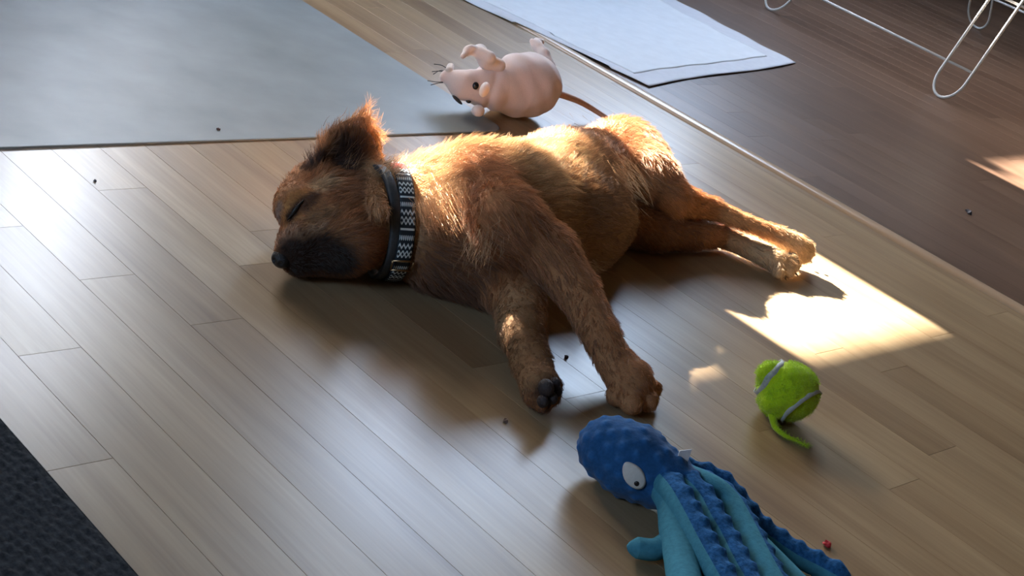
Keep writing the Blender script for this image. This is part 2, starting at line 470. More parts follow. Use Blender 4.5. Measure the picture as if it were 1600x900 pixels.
# ------------------------------------------------------------------ the dog
RED = (0.53, 0.245, 0.105); GOLD = (0.60, 0.34, 0.165); BROWN = (0.28, 0.118, 0.048); DARK = (0.07, 0.03, 0.018); TAN = (0.38, 0.20, 0.09); PALE = (0.66, 0.45, 0.26); BACK_SUNLIT = (0.76, 0.49, 0.26); ARM = (0.34, 0.155, 0.065)  # neck and back tone is paler, with sunlight painted into the coat
def pr(p, q, rp, rq, k=0.02, hair=0.010, col=RED, **kw): return Prim(at(*p), at(*q), rp, rq, k, hair, col, **kw)
dog = []
# trunk
dog += [pr((612, 350, .060), (700, 352, .066), .050, .060, .03, .018, BACK_SUNLIT),
        pr((700, 352, .066), (785, 328, .074), .060, .074, .03, .018, BACK_SUNLIT),
        pr((785, 326, .073), (880, 293, .066), .073, .068, .03, .013, BACK_SUNLIT),
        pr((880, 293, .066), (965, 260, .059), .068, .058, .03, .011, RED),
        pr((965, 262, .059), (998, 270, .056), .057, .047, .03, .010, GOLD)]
dog += [pr((655, 300, .088), (740, 290, .096), .036, .040, .03, .020, BACK_SUNLIT)]
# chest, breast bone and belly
dog += [pr((690, 385, .052), (760, 405, .052), .050, .052, .03, .015, BROWN),  # chest is browner, with the shade of its front painted in
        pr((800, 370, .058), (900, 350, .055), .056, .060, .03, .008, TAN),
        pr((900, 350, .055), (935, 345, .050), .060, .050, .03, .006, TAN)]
# shoulder blade (upper side) and upper arm
dog += [pr((735, 290, .105), (790, 345, .118), .040, .036, .03, .018, RED),
        pr((790, 345, .118), (858, 395, .098), .036, .030, .015, .012, RED),
        pr((858, 395, .098), (903, 455, .075), .030, .0230, .008, .009, RED),
        pr((903, 455, .075), (940, 525, .052), .0230, .0200, .006, .007, RED),
        pr((940, 525, .052), (957, 560, .038), .0200, .0190, .006, .006, RED),
        pr((957, 560, .036), (985, 595, .026), .0195, .025, .006, .005, RED)]
for (x, y, z, r) in ((964, 618, .014, .0115), (987, 631, .013, .012), (1011, 626, .014, .012), (1019, 608, .015, .0105)):
    dog.append(pr((985, 600, .022), (x, y, z), .013, r * 1.05, .0028, .0035, RED))
# lower foreleg, coming out from under the chest, paw turned up with the pads to the right
dog += [pr((775, 425, .045), (812, 478, .036), .034, .0260, .010, .010, RED),
        pr((812, 478, .036), (815, 520, .029), .0265, .0235, .012, .006, GOLD),
        pr((815, 520, .029), (830, 565, .027), .0235, .019, .012, .006, TAN),
        pr((830, 565, .027), (842, 600, .024), .019, .020, .012, .005, TAN)]
for (x, y, z, r) in ((833, 622, .015, .010), (848, 630, .014, .0105), (862, 620, .019, .010), (866, 602, .027, .009)):
    dog.append(pr((842, 598, .024), (x, y, z), .011, r, .003, .004, BROWN))
# upper hind leg
dog += [pr((978, 244, .080), (1008, 283, .075), .043, .043, .03, .012, GOLD),
        pr((1008, 283, .075), (1045, 312, .067), .042, .030, .02, .009, RED),
        pr((1045, 312, .067), (1112, 326, .056), .028, .0150, .010, .007, RED),
        pr((1112, 326, .056), (1165, 348, .048), .0150, .0110, .005, .007, GOLD),
        pr((1165, 348, .048), (1215, 368, .040), .0110, .0125, .004, .007, GOLD),
        pr((1215, 368, .040), (1245, 383, .033), .0130, .0165, .004, .006, PALE)]
for (x, y, z, r) in ((1262, 384, .034, .0085), (1264, 394, .026, .009), (1258, 402, .018, .009), (1247, 404, .014, .009)):
    dog.append(pr((1243, 386, .029), (x, y, z), .010, r, .005, .005, PALE))
# lower hind leg
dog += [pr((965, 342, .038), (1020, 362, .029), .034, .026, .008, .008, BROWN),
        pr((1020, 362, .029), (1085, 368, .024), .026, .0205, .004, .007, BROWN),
        pr((1085, 368, .024), (1128, 370, .020), .0205, .0150, .004, .006, RED),
        pr((1128, 370, .020), (1170, 390, .017), .0150, .0130, .004, .006, GOLD),
        pr((1170, 390, .017), (1212, 408, .018), .0130, .0165, .004, .006, PALE)]
for (x, y, z, r) in ((1238, 404, .024, .009), (1240, 415, .018, .0095), (1232, 424, .013, .0095), (1217, 426, .011, .009)):
    dog.append(pr((1212, 408, .018), (x, y, z), .011, r, .005, .005, PALE))
# tail tucked behind the rump
dog += [pr((1015, 255, .050), (960, 215, .020), .022, .012, .01, .02, RED)]
nbody = len(dog)
# head
dog += [pr((590, 345, .058), (530, 335, .058), .046, .047, .02, .010, RED),
        pr((520, 308, .062), (500, 312, .060), .046, .043, .02, .006, RED),
        pr((480, 335, .062), (463, 322, .066), .028, .0255, .015, .003, RED),
        pr((505, 358, .050), (464, 382, .037), .034, .021, .02, .004, RED),
        pr((464, 382, .037), (445, 399, .027), .0205, .0125, .010, .003, BROWN),
        pr((530, 385, .036), (470, 408, .021), .034, .017, .015, .005, BROWN),
        pr((545, 372, .052), (545, 372, .052), .036, .036, .02, .008, RED),
        pr((456, 302, .072), (486, 278, .078), .014, .016, .012, .004, RED)]
# the ear, thrown up and back
ER = np.stack([CR, CF, np.array([0, 0, 1.0])], 1)
def rotz(a, M): 
    c, s = math.cos(a), math.sin(a); return np.array([[c, -s, 0], [s, c, 0], [0, 0, 1.0]]) @ M
def roty(M, a):
    c, s = math.cos(a), math.sin(a); return M @ np.array([[c, 0, s], [0, 1, 0], [-s, 0, c]])
earM = roty(ER, math.radians(12))
rim = [(505, 276, .094), (497, 252, .104), (512, 226, .120), (540, 203, .134), (566, 190, .142), (583, 212, .130), (590, 248, .112), (586, 272, .100)]
dog += [pr(a_, b_, .0062, .0062, .006, .014, GOLD if i_ > 2 else RED) for i_, (a_, b_) in enumerate(zip(rim[:-1], rim[1:]))]
dog += [Prim(at(543, 240, .113), at(543, 240, .113), 0, 0, .008, .013, BROWN, ell=(.033, .012, .036), rot=earM),
        pr((510, 272, .092), (568, 268, .098), .014, .017, .012, .012, BROWN),
        pr((556, 215, .128), (566, 190, .146), .013, .006, .01, .028, RED),
        pr((578, 262, .104), (594, 332, .098), .013, .009, .01, .012, GOLD)]
dog.append(Prim(at(538, 244, .112) - CF * .016, at(538, 246, .112), 0, 0, .006, ell=(.024, .012, .024), rot=earM, sub=True))
# eye crease, mouth line
dog.append(Prim(at(452, 338, .079), at(475, 311, .088), .0025, .0025, .003, sub=True))

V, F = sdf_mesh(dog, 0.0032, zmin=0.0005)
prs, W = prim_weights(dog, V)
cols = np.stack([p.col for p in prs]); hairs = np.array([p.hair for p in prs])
# spots of fur colour, with some facial shade and highlight painted in: (a, b, radius, colour)
def dog_surface(px, py, z0=.16):
    o = CAM; d = at(px, py, 0) - CAM; d /= np.linalg.norm(d); t = np.linalg.norm(at(px, py, z0) - CAM)
    for _ in range(80):
        q = sdf_eval(dog, (o + d * t)[None, None])[0, 0]; t += q * .8
        if q < 3e-4: break
    return o + d * t
BLK = (.040, .020, .013)
marks = [((497, 290), (512, 284), .010, PALE), ((448, 352), (462, 331), .0065, (.62, .27, .09)), ((446, 338), (458, 309), .0060, (.66, .30, .10)), ((458, 309), (482, 298), .0055, (.60, .27, .09)),
         ((436, 322), (434, 342), .004, (.42, .27, .20)), ((452, 340), (475, 314), .0055, DARK), ((475, 322), (490, 305), .006, (.16, .07, .035)),
         ((440, 372), (458, 358), .007, (.62, .34, .20)), ((470, 372), (500, 352), .006, (.55, .32, .18)), ((490, 340), (520, 330), .006, (.42, .22, .10)),
         ((470, 402), (525, 404), .020, BLK), ((505, 388), (528, 412), .014, BLK), ((452, 392), (462, 416), .011, BLK),
         ((536, 246), (548, 236), .015, (0.08, 0.034, 0.02)), ((484, 258), (500, 245), .009, (0.09, 0.04, 0.022)), ((852, 612), (862, 605), .009, DARK)]
marks = [(dog_surface(*a), dog_surface(*b), r, c) for a, b, r, c in marks]
def marked(P, C):
    C = C.copy()
    for a, b, r, c in marks:
        d = b - a; t = np.clip(((P - a) @ d) / (d @ d), 0, 1)
        q = np.linalg.norm(P - a - t[:, None] * d, axis=1)
        w = np.clip(1.7 - q / r, 0, 1)[:, None]
        C = C * (1 - w) + np.array(c) * w
    return C
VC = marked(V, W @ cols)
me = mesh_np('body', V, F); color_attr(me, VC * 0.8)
M_SKIN = tint_mat('dog_skin', rough=0.8, spec=0.2, noise=0.3, scale=400, bump=0.5)
DOG = thing('dog', 'red-brown long-eared puppy asleep on its side on the wood floor', 'dog')
body = link('body', me, M_SKIN, DOG)

# fur: every hair is combed along the limb it grows on
NH = 110000
NV = vert_normals(V, F)
hlen = W @ hairs
# flow directions per primitive (towards tail / paws / ear tip / nose backwards)
flow = []
for i, p in enumerate(prs):
    d = p.b - p.a
    if np.linalg.norm(d) < 1e-6 or p.ell is not None: d = at(560, 180, .15) - at(530, 262, .1)
    flow.append(d / np.linalg.norm(d))
base = nbody
for j in (1, 2, 3, 4, 5): flow[base + j] = -flow[base + j]        # face hair runs back from the nose
flow[base + 0] = -flow[base + 0]; flow[base + 6] = at(600, 345, .06) - at(500, 350, .06); flow[base + 6] /= np.linalg.norm(flow[base + 6])
flow = np.stack([f / np.linalg.norm(f) for f in flow])
dens = np.clip(1.0 + 0 * hlen, 0.3, 2)
dens = dens * np.where(V[:, 2] < 0.004, 0.05, 1.0)
faceP = at(480, 340, .06)
dens = dens * np.where(np.linalg.norm(V - faceP, axis=1) < 0.09, 1.8, 1.0)
nosec = at(439, 405, .024)
dens = dens * np.where(np.linalg.norm(V - nosec, axis=1) < 0.013, 0.0, 1.0)
# collar zone stays short
cA = at(598, 346, .058); cDir = at(700, 352, .066) - at(575, 350, .057); cDir /= np.linalg.norm(cDir)
T, B = tri_sample(V, F, NH, dens)
def interp(A): return (A[T] * B[..., None]).sum(1) if A.ndim == 2 else (A[T] * B).sum(1)
root = interp(V); nrm = interp(NV); nrm /= np.linalg.norm(nrm, axis=1, keepdims=True)
Wr = interp(W); dirs = Wr @ flow
L0 = Wr @ hairs
tanv = dirs - nrm * (dirs * nrm).sum(1, keepdims=True); tanv /= np.linalg.norm(tanv, axis=1, keepdims=True) + 1e-6
# slow swirl of the coat
ph = root @ np.array([[31., 11, 7], [9., 37, 15], [17., 5, 29]])
sw = np.stack([np.sin(ph[:, 0]) + np.sin(2.3 * ph[:, 1]), np.cos(1.7 * ph[:, 1]), np.sin(ph[:, 2] * 1.3)], 1)
tanv = tanv + 0.22 * sw; tanv[:, 2] -= 0.25 * (nrm[:, 2] < 0.8)
tanv = tanv - nrm * (tanv * nrm).sum(1, keepdims=True); tanv /= np.linalg.norm(tanv, axis=1, keepdims=True)
s_col = np.abs((root - cA) @ cDir)
hl = L0 * (0.6 + 0.7 * rng.random(NH))
nearneck = (s_col < .024) & (np.linalg.norm(root - cA, axis=1) < .10)
hl = np.where(nearneck, np.minimum(hl, .006), hl)
lift = 0.30 + 0.25 * rng.random(NH)
m = 5
tt = np.linspace(0, 1, m)
jit = rng.normal(0, 0.16, (NH, 3))
ctrl = nrm * lift[:, None] + tanv + jit
ctrl /= np.linalg.norm(ctrl, axis=1, keepdims=True)
tip = root + ctrl * hl[:, None]
# clumps
NC = 9000
kd = kdtree.KDTree(NC)
for i in range(NC): kd.insert(root[i], i)
kd.balance()
cl = np.array([kd.find(r)[1] for r in root])
cf = (0.35 + 0.3 * rng.random(NH))[:, None]
same = (np.linalg.norm(root - root[cl], axis=1) < 0.012)[:, None]
tip = np.where(same, tip * (1 - cf) + (root[cl] + ctrl[cl] * (hl * 1.05)[:, None]) * cf, tip)
mid = root + (nrm * 0.35 + (tip - root) / np.maximum(hl, 1e-4)[:, None] * 0.3) * hl[:, None] * 0.55
pts = ((1 - tt)[None, :, None] ** 2) * root[:, None] + (2 * tt * (1 - tt))[None, :, None] * mid[:, None] + (tt ** 2)[None, :, None] * tip[:, None]
pts[..., 2] = np.maximum(pts[..., 2], 0.0008)
rad = (0.00022 * (1 - 0.75 * tt))[None, :] * (0.8 + 0.5 * rng.random((NH, 1)))
hc_ = marked(root, Wr @ cols) * (0.55 + 0.9 * rng.random((NH, 1)) ** 1.5) * (0.72 + 0.5 * rng.random(NC)[cl][:, None])
sel = np.ones(NH, bool)
# wisps: longer stray locks on ear, nape, flank fold, elbow, chin
def lock(p, d, n, L, spread, col, curl=0.3, rr=0.00022):
    p = at(*p) if len(p) == 3 else np.array(p)
    d = np.array(d, float); d /= np.linalg.norm(d)
    r0 = p + rng.normal(0, spread, (n, 3)); dd = d + rng.normal(0, 0.22, (n, 3)); dd /= np.linalg.norm(dd, axis=1, keepdims=True)
    LL = L * (0.55 + 0.6 * rng.random((n, 1))); side = rng.normal(0, 1, (n, 3)); side[:, 2] -= 0.6
    P = r0[:, None] + dd[:, None] * LL[:, None] * tt[None, :, None] + side[:, None] * (curl * LL * 0.3)[:, None] * (tt ** 2)[None, :, None]
    P[..., 2] = np.maximum(P[..., 2], 0.0008)
    return P, np.repeat((rr * (1 - 0.8 * tt))[None], n, 0), np.array(col)[None] * (0.7 + 0.6 * rng.random((n, 1)))
UP = np.array([0, 0, 1.0])
locks = [lock((552, 205, .134), UP * .8 + CR * .25, 110, .017, .008, RED), lock((566, 195, .145), UP + CR * .25, 90, .015, .006, GOLD),
         lock((520, 225, .115), UP * .7 + CR * .1, 120, .018, .007, BROWN), lock((495, 258, .092), UP * .7 - CR * .4, 120, .013, .006, (0.14, 0.06, 0.03)),
         lock((548, 258, .102), UP * .9 + CR * .3, 160, .026, .010, GOLD), lock((575, 225, .118), UP * .6 + CR * .5, 150, .022, .007, GOLD),
         lock((603, 280, .112), UP * .9 + CR * .5, 220, .028, .006, PALE), lock((600, 268, .110), UP * .6 + CR * .7 + CF * .3, 160, .022, .006, PALE), lock((575, 262, .105), -UP + CR * .3, 260, .030, .006, RED),
         lock((930, 222, .13), CR * .9 - UP * .35 - CF * .5, 160, .018, .016, GOLD), lock((965, 262, .125), CR * .9 - UP * .5 - CF * .4, 150, .026, .012, GOLD),
         lock((985, 285, .110), CR * .9 - UP * .5 - CF * .4, 110, .022, .011, PALE),
         lock((850, 322, .10), -CF * .8 + CR * .5 - UP * .2, 160, .020, .010, PALE), lock((925, 415, .06), CR * .8 - CF * .3, 40, .016, .006, PALE),
         lock((755, 375, .108), -CF * .4 - UP * .8, 130, .016, .010, PALE), lock((735, 400, .09), -CF * .4 - UP * .8 , 60, .013, .010, TAN),
         lock((672, 322, .112), CR * .6 - UP * .5 - CF * .6, 400, .020, .010, GOLD), lock((705, 315, .118), CR * .5 - UP * .5 - CF * .6, 400, .022, .014, GOLD),
         lock((455, 285, .080), -CR * .8 + UP * .5, 50, .010, .004, PALE)]
pts = np.concatenate([pts] + [l[0] for l in locks]); rad = np.concatenate([rad] + [l[1] for l in locks]); hc_ = np.concatenate([hc_] + [l[2] for l in locks])
hair_object('fur', pts, rad, np.clip(hc_, 0, 0.9), hair_mat('dog_fur'), DOG)

# nose, pads, claws
M_NOSE = simple('nose_leather', (0.012, 0.010, 0.010, 1), 0.35, noise=0.2, scale=900, bump=0.5)
M_LID = simple('eyelid_skin', (0.012, 0.008, 0.007, 1), 0.5)
M_PAD = simple('paw_pad_leather', (0.035, 0.022, 0.020, 1), 0.6, noise=0.2, scale=700, bump=0.6)
M_CLAW = simple('claw_horn', (0.10, 0.07, 0.05, 1), 0.35)
nd = at(436, 409, .022) - at(480, 380, .040); nM = frame_of(nd)
nose_pr = [Prim(at(439, 405, .024), at(439, 405, .024), 0, 0, .004, ell=(.0095, .0120, .0098), rot=nM),
           Prim(at(433, 410, .023) + nM[:, 1] * .005, at(433, 410, .023) + nM[:, 1] * .005, .0028, .0028, .002, sub=True),
           Prim(at(433, 410, .023) - nM[:, 1] * .005, at(433, 410, .023) - nM[:, 1] * .005, .0028, .0028, .002, sub=True)]
Vn, Fn = sdf_mesh(nose_pr, 0.001); link('nose', mesh_np('nose', Vn, Fn), M_NOSE, DOG)
for (x, y, z, r) in ((853, 606, .036, .0095), (867, 599, .036, .0065), (848, 627, .024, .0070), (862, 622, .026, .0070), (870, 611, .030, .0065)):
    blob('paw_pad', at(x, y, z), (r, r * .75, r), frame_of(CR - CF), M_PAD, DOG, 12)
for (x, y, z) in ((1022, 617, .010), (1010, 632, .007), (990, 637, .007), (1271, 396, .018), (1266, 407, .010), (1244, 428, .008), (1226, 434, .006)):
    p = at(x, y, z); d = np.array([0.35, -0.9, -0.35]); 
    Vc, Fc = tube(smooth_path([p - d * .006, p, p + d * .004 - UP * .001], 5), [.002, .0018, .0015, .001, .0004], 6)
    link('claw', mesh_np('claw', Vc, Fc), M_CLAW, DOG)

lidp = [dog_surface(*q) + RW[:, 2] * .0018 for q in ((450, 343), (455, 337), (461, 329), (468, 320), (475, 313))]
v, f = tube(smooth_path(lidp, 16), np.concatenate([np.linspace(.0006, .0024, 8), np.linspace(.0024, .0006, 8)]), 8)
link('eyelid', mesh_np('eyelid', v, f), M_LID, DOG, label='dark line of the closed eye')
# collars: bands fitted round the neck
def neck_ring(center, axis, tilt_up, off, n=72):
    ax_ = np.array(axis, float); ax_ /= np.linalg.norm(ax_)
    u = np.array(tilt_up, float); u -= ax_ * (u @ ax_); u /= np.linalg.norm(u); w = np.cross(ax_, u)
    th = np.linspace(0, 2 * math.pi, n, endpoint=False)
    D = np.cos(th)[:, None] * u + np.sin(th)[:, None] * w
    rr = np.full(n, 0.005)
    nb = dog[:nbody] + [dog[nbody]]
    for it in range(60):
        P = center + D * rr[:, None]; d = sdf_eval(nb, P[None])[0]
        rr = rr + np.clip(-d, 0, .01) * 0.8
    rr = np.convolve(np.concatenate([rr[-4:], rr, rr[:4]]), np.ones(9) / 9, 'valid')
    P = center + D * (rr + off)[:, None]; P[:, 2] = np.maximum(P[:, 2], 0.0015)
    return P, D, ax_
def band(name, ring, D, ax_, width, thick, mat, parent):
    n = len(ring); prof = [(-.5, 0), (-.5, 1), (-.3, 1.25), (.3, 1.25), (.5, 1), (.5, 0)]
    V = []; F = []; k = len(prof)
    for i in range(n):
        for (a, b) in prof: 
            q = ring[i] + ax_ * a * width + D[i] * b * thick; q[2] = max(q[2], .0006); V.append(q)
    for i in range(n):
        for j in range(k):
            F.append((i * k + j, i * k + (j + 1) % k, ((i + 1) % n) * k + (j + 1) % k, ((i + 1) % n) * k + j))
    me = mesh_np(name, V, F)
    uv = me.uv_layers.new(name='UVMap'); q = []
    for f in F:
        for vi in f:
            i, j = divmod(vi, k); q.append((i / n if not (i == 0 and any(x // k == n - 1 for x in f)) else 1.0, prof[j][0] + .5))
    uv.data.foreach_set('uv', np.array(q, np.float32).ravel())
    return link(name, me, mat, parent)
neckaxis = at(700, 352, .066) - at(590, 345, .058)
M_STRAP = simple('grey_strap', (0.055, 0.06, 0.065, 1), 0.45, noise=0.15, scale=300, bump=0.2)
def pattern_mat():
    m, nt, b = new_mat('woven_pattern'); L = nt.links.new
    uv = N(nt, 'ShaderNodeUVMap'); sp = N(nt, 'ShaderNodeSeparateXYZ'); L(uv.outputs[0], sp.inputs[0])
    def mth(op, a, b_=None, c=None):
        n = N(nt, 'ShaderNodeMath', operation=op)
        for i, x in enumerate((a, b_, c)):
            if x is None: continue
            if isinstance(x, (int, float)): n.inputs[i].default_value = x
            else: L(x, n.inputs[i])
        return n.outputs[0]
    u = mth('MULTIPLY', sp.outputs[0], 48.0); v = mth('MULTIPLY', sp.outputs[1], 4.0)
    bandid = mth('MODULO', mth('FLOOR', u), 4.0)
    fu = mth('FRACT', u)
    # zigzag / lozenges / dots / bars
    tri = mth('ABSOLUTE', mth('SUBTRACT', mth('FRACT', mth('MULTIPLY', v, 1.0)), 0.5))
    tru = mth('ABSOLUTE', mth('SUBTRACT', fu, 0.5))
    loz = mth('LESS_THAN', mth('ABSOLUTE', mth('SUBTRACT', mth('ADD', tri, tru), 0.45)), 0.15)
    bars = mth('LESS_THAN', mth('ABSOLUTE', mth('SUBTRACT', fu, 0.5)), 0.13)
    dots = mth('LESS_THAN', mth('ADD', mth('POWER', mth('SUBTRACT', mth('FRACT', mth('MULTIPLY', v, 2.0)), 0.5), 2.0), mth('POWER', mth('SUBTRACT', fu, 0.5), 2.0)), 0.10)
    zig = mth('LESS_THAN', mth('ABSOLUTE', mth('SUBTRACT', fu, mth('ADD', 0.25, tri))), 0.16)
    def pick(i, x): return mth('MULTIPLY', mth('COMPARE', bandid, float(i), 0.4), x)
    tot = mth('ADD', mth('ADD', pick(0, loz), pick(1, bars)), mth('ADD', pick(2, dots), pick(3, zig)))
    edge = mth('GREATER_THAN', mth('ABSOLUTE', mth('SUBTRACT', sp.outputs[1], 0.5)), 0.44)
    cr = ramp(nt, [(0.0, (0.012, 0.02, 0.028, 1)), (1.0, (0.72, 0.80, 0.80, 1))]); cr.color_ramp.interpolation = 'CONSTANT'; cr.color_ramp.elements[1].position = 0.5
    f = mth('MULTIPLY', tot, mth('SUBTRACT', 1.0, edge))
    L(f, cr.inputs['Fac'])
    # the red woven section on top of the neck
    red = mth('COMPARE', sp.outputs[0], RED_U, 0.035)
    mx = N(nt, 'ShaderNodeMixRGB'); L(red, mx.inputs['Fac']); L(cr.outputs[0], mx.inputs['Color1']); mx.inputs['Color2'].default_value = (0.55, 0.06, 0.04, 1)
    L(mx.outputs[0], b.inputs['Base Color']); b.inputs['Roughness'].default_value = 0.7
    return m
RED_U = 0.985
COLLAR = DOG
ring1, D1, a1 = neck_ring(at(585, 344, .057), neckaxis + CF * .01, UP, .0075)
band('flea_collar', ring1, D1, a1, .012, .0045, M_STRAP, COLLAR)['label'] = 'dark grey rubbery strap around the neck'
ring2, D2, a2 = neck_ring(at(612, 346, .059), neckaxis, UP, .0080)
pc = band('collar', ring2, D2, a2, .0185, .0028, pattern_mat(), COLLAR)
pc['label'] = 'black and white woven pattern collar with a red section'
M_BRASS = simple('buckle_metal', (0.45, 0.30, 0.16, 1), 0.3, metallic=1.0)
# buckle on the throat side of the band
bi = min(range(len(ring2)), key=lambda i: np.linalg.norm(ring2[i] + D2[i] * .004 - at(628, 382, .050)))
c0 = ring2[bi] + D2[bi] * .005; tv = ring2[(bi + 1) % 72] - ring2[bi - 1]; tv /= np.linalg.norm(tv)
corners = [c0 + a2 * .012 + tv * .007, c0 - a2 * .012 + tv * .007, c0 - a2 * .012 - tv * .007, c0 + a2 * .012 - tv * .007, c0 + a2 * .012 + tv * .007]
Vb = []; Fb = []
for i in range(4):
    v, f = tube([corners[i], corners[i + 1]], .0013, 6); Fb += [tuple(x + len(Vb) for x in q) for q in f]; Vb += v
link('buckle', mesh_np('buckle', Vb, Fb), M_BRASS, pc)
th = np.linspace(0, 2 * math.pi, 20)
rc = at(610, 424, .006)
v, f = tube([rc + CR * .009 * math.cos(t) + CF * .006 * math.sin(t) for t in th], .0011, 6, close=False)
link('tag_ring', mesh_np('tag_ring', v, f), M_BRASS, pc)

# ------------------------------------------------------------------ plush mouse
M_PLUSH = tint_mat('mouse_plush', rough=0.9, spec=0.1, noise=0.06, scale=500, bump=0.25, sheen=0.5)
MC = (0.74, 0.62, 0.60); MP = (0.80, 0.70, 0.68)
MOUSE = thing('plush_mouse', 'pale pinkish grey plush mouse toy lying by the floor mat corner', 'dog toy')
mz = .052
ms = [Prim(at(826, 133, mz), at(826, 133, mz), 0, 0, .01, ell=(.054, .052, .051), col=MC),
      pr((800, 133, .050), (772, 135, .047), .049, .038, .012, col=MC),
      pr((757, 138, .044), (725, 133, .044), .030, .0225, .010, col=MC),
      pr((725, 133, .044), (697, 120, .047), .0225, .010, .008, col=MC)]
V, F = sdf_mesh(ms, .0022)
NV = vert_normals(V, F)
wr = 0.0013 * np.sin(V @ np.array([160., 60, 20])) * np.cos(V @ np.array([30., -50, 110])); nk = at(770, 130, .05)
crease = -0.004 * np.exp(-(((V - nk) @ CR) / .006) ** 2)
V = V + NV * (wr + crease)[:, None]
me = mesh_np('body', V, F); color_attr(me, np.tile(MC, (len(V), 1))); link('body', me, M_PLUSH, MOUSE)
def plush(name, prims, parent, col=MP, cell=.0018, label=None):
    V, F = sdf_mesh(prims, cell); me = mesh_np(name, V, F); color_attr(me, np.tile(col, (len(V), 1))); return link(name, me, M_PLUSH, parent, label=label)
plush('arm', [pr((780, 102, .086), (760, 95, .088), .010, .0115, .008), pr((760, 95, .088), (750, 80, .096), .0115, .0105, .008), pr((750, 80, .096), (731, 79, .098), .009, .007, .006),
              pr((748, 80, .098), (736, 76, .102), .008, .006, .004), pr((731, 80, .097), (723, 88, .092), .0065, .004, .004), pr((752, 82, .100), (765, 90, .098), .009, .010, .006)], MOUSE)
plush('foot', [pr((862, 102, .088), (850, 84, .098), .006, .008, .005), pr((850, 84, .098), (838, 70, .104), .009, .009, .005), pr((840, 72, .104), (831, 64, .108), .007, .004, .004), pr((845, 66, .108), (838, 62, .110), .006, .004, .004)], MOUSE)
eM = frame_of(at(766, 130, .07) - at(751, 150, .07))
plush('ear', [Prim(at(757, 140, .084), at(757, 140, .084), 0, 0, .003, ell=(.016, .007, .011), rot=eM)], MOUSE)
plush('ear', [Prim(at(747, 173, .022), at(747, 173, .022), 0, 0, .003, ell=(.013, .010, .009), rot=eM)], MOUSE)
M_BLACK = simple('toy_eye_black', (0.012, 0.011, 0.012, 1), 0.25)
M_DARKTHREAD = simple('dark_thread', (0.03, 0.026, 0.026, 1), 0.7)
CAMD = -(RW[:, 2]) ; TOC = RW[:, 2]
def on_surface(px, py, prims, z0=.12):
    o = CAM.copy(); d = at(px, py, 0) - CAM; d /= np.linalg.norm(d); t = np.linalg.norm(at(px, py, z0) - CAM)
    for _ in range(60):
        s = sdf_eval(prims, (o + d * t)[None, None])[0, 0]
        t += s
        if s < 2e-4: break
    return o + d * t
eM2 = frame_of(CR, TOC)
for (x, y, r) in ((743, 134, (.0052, .006, .0035)), (732, 158, (.0045, .0035, .0030))):
    p = on_surface(x, y, ms); blob('eye', p, r, eM2, M_BLACK, MOUSE, 12)
p0 = on_surface(706, 148, ms) ; 
pA = at(707, 149, .030); pB = at(722, 163, .022)
blob('mouth_patch', (pA + pB) / 2, (.0105, .0028, .0032), frame_of(pB - pA, TOC), M_DARKTHREAD, MOUSE, 12)
plush('nose', [pr((702, 110, .058), (704, 104, .060), .0065, .0058, .003)], MOUSE, col=(0.72, 0.64, 0.60))
for (a, b_, c) in (((700, 108, .056), (690, 102, .058), (678, 100, .058)), ((699, 112, .052), (688, 110, .052), (677, 116, .048)), ((697, 113, .050), (686, 111, .050), (675, 112, .048)),
                   ((696, 116, .046), (690, 120, .042), (691, 124, .038)), ((694, 128, .040), (682, 128, .038), (668, 126, .036)), ((694, 129, .036), (684, 130, .034), (673, 133, .030))):
    v, f = tube(smooth_path([at(*a), at(*b_), at(*c)], 8), .0006, 5); link('whisker', mesh_np('whisker', v, f), M_DARKTHREAD, MOUSE)
M_TAIL = simple('tail_felt', (0.62, 0.36, 0.27, 1), 0.85, noise=0.08, scale=200, bump=0.2)
v, f = tube(smooth_path([at(850, 140, .048), at(877, 148, .044), at(910, 161, .027), at(952, 187, .010), at(998, 216, .004)], 26), np.linspace(.0065, .0032, 26), 10)
link('tail', mesh_np('tail', v, f), M_TAIL, MOUSE)

# ------------------------------------------------------------------ octopus toy
M_OCT = tint_mat('octopus_plush', rough=0.95, spec=0.05, noise=0.35, scale=260, bump=0.6, sheen=0.12)
M_TEAL = simple('teal_plush', (0.06, 0.23, 0.31, 1), 0.92, spec=0.1, noise=0.12, scale=200, bump=0.4, sheen=0.4)
M_NAVY = simple('blue_plush', (0.022, 0.105, 0.26, 1), 0.92, spec=0.1, noise=0.4, scale=240, bump=0.7, sheen=0.5)
OCT = thing('plush_octopus', 'blue plush octopus toy with bumpy head and teal tentacles in the foreground', 'dog toy')
oc = [pr((952, 700, .036), (992, 722, .036), .0315, .033, .02, col=(.018, .085, .21)), pr((992, 722, .036), (1040, 752, .034), .033, .024, .02, col=(.018, .085, .21)),
      pr((1040, 752, .034), (1066, 765, .034), .024, .021, .02, col=(.018, .085, .21))]
V, F = sdf_mesh(oc, .0018); NV = vert_normals(V, F)
bc = V[rng.choice(len(V), 4000, replace=False)]; keep = []
for p in bc:
    if all(np.linalg.norm(p - q) > .0135 for q in keep): keep.append(p)
disp = np.zeros(len(V))
for p in keep: disp += .0020 * np.exp(-(np.linalg.norm(V - p, axis=1) / .0042) ** 2)
V = V + NV * (disp - .001)[:, None]; V[:, 2] = np.maximum(V[:, 2], .0006)
me = mesh_np('head', V, F); color_attr(me, np.tile((.024, .110, .29), (len(V), 1)) * (0.75 + 0.35 * np.clip(disp / .002, 0, 1))[:, None]); link('head', me, M_OCT, OCT)
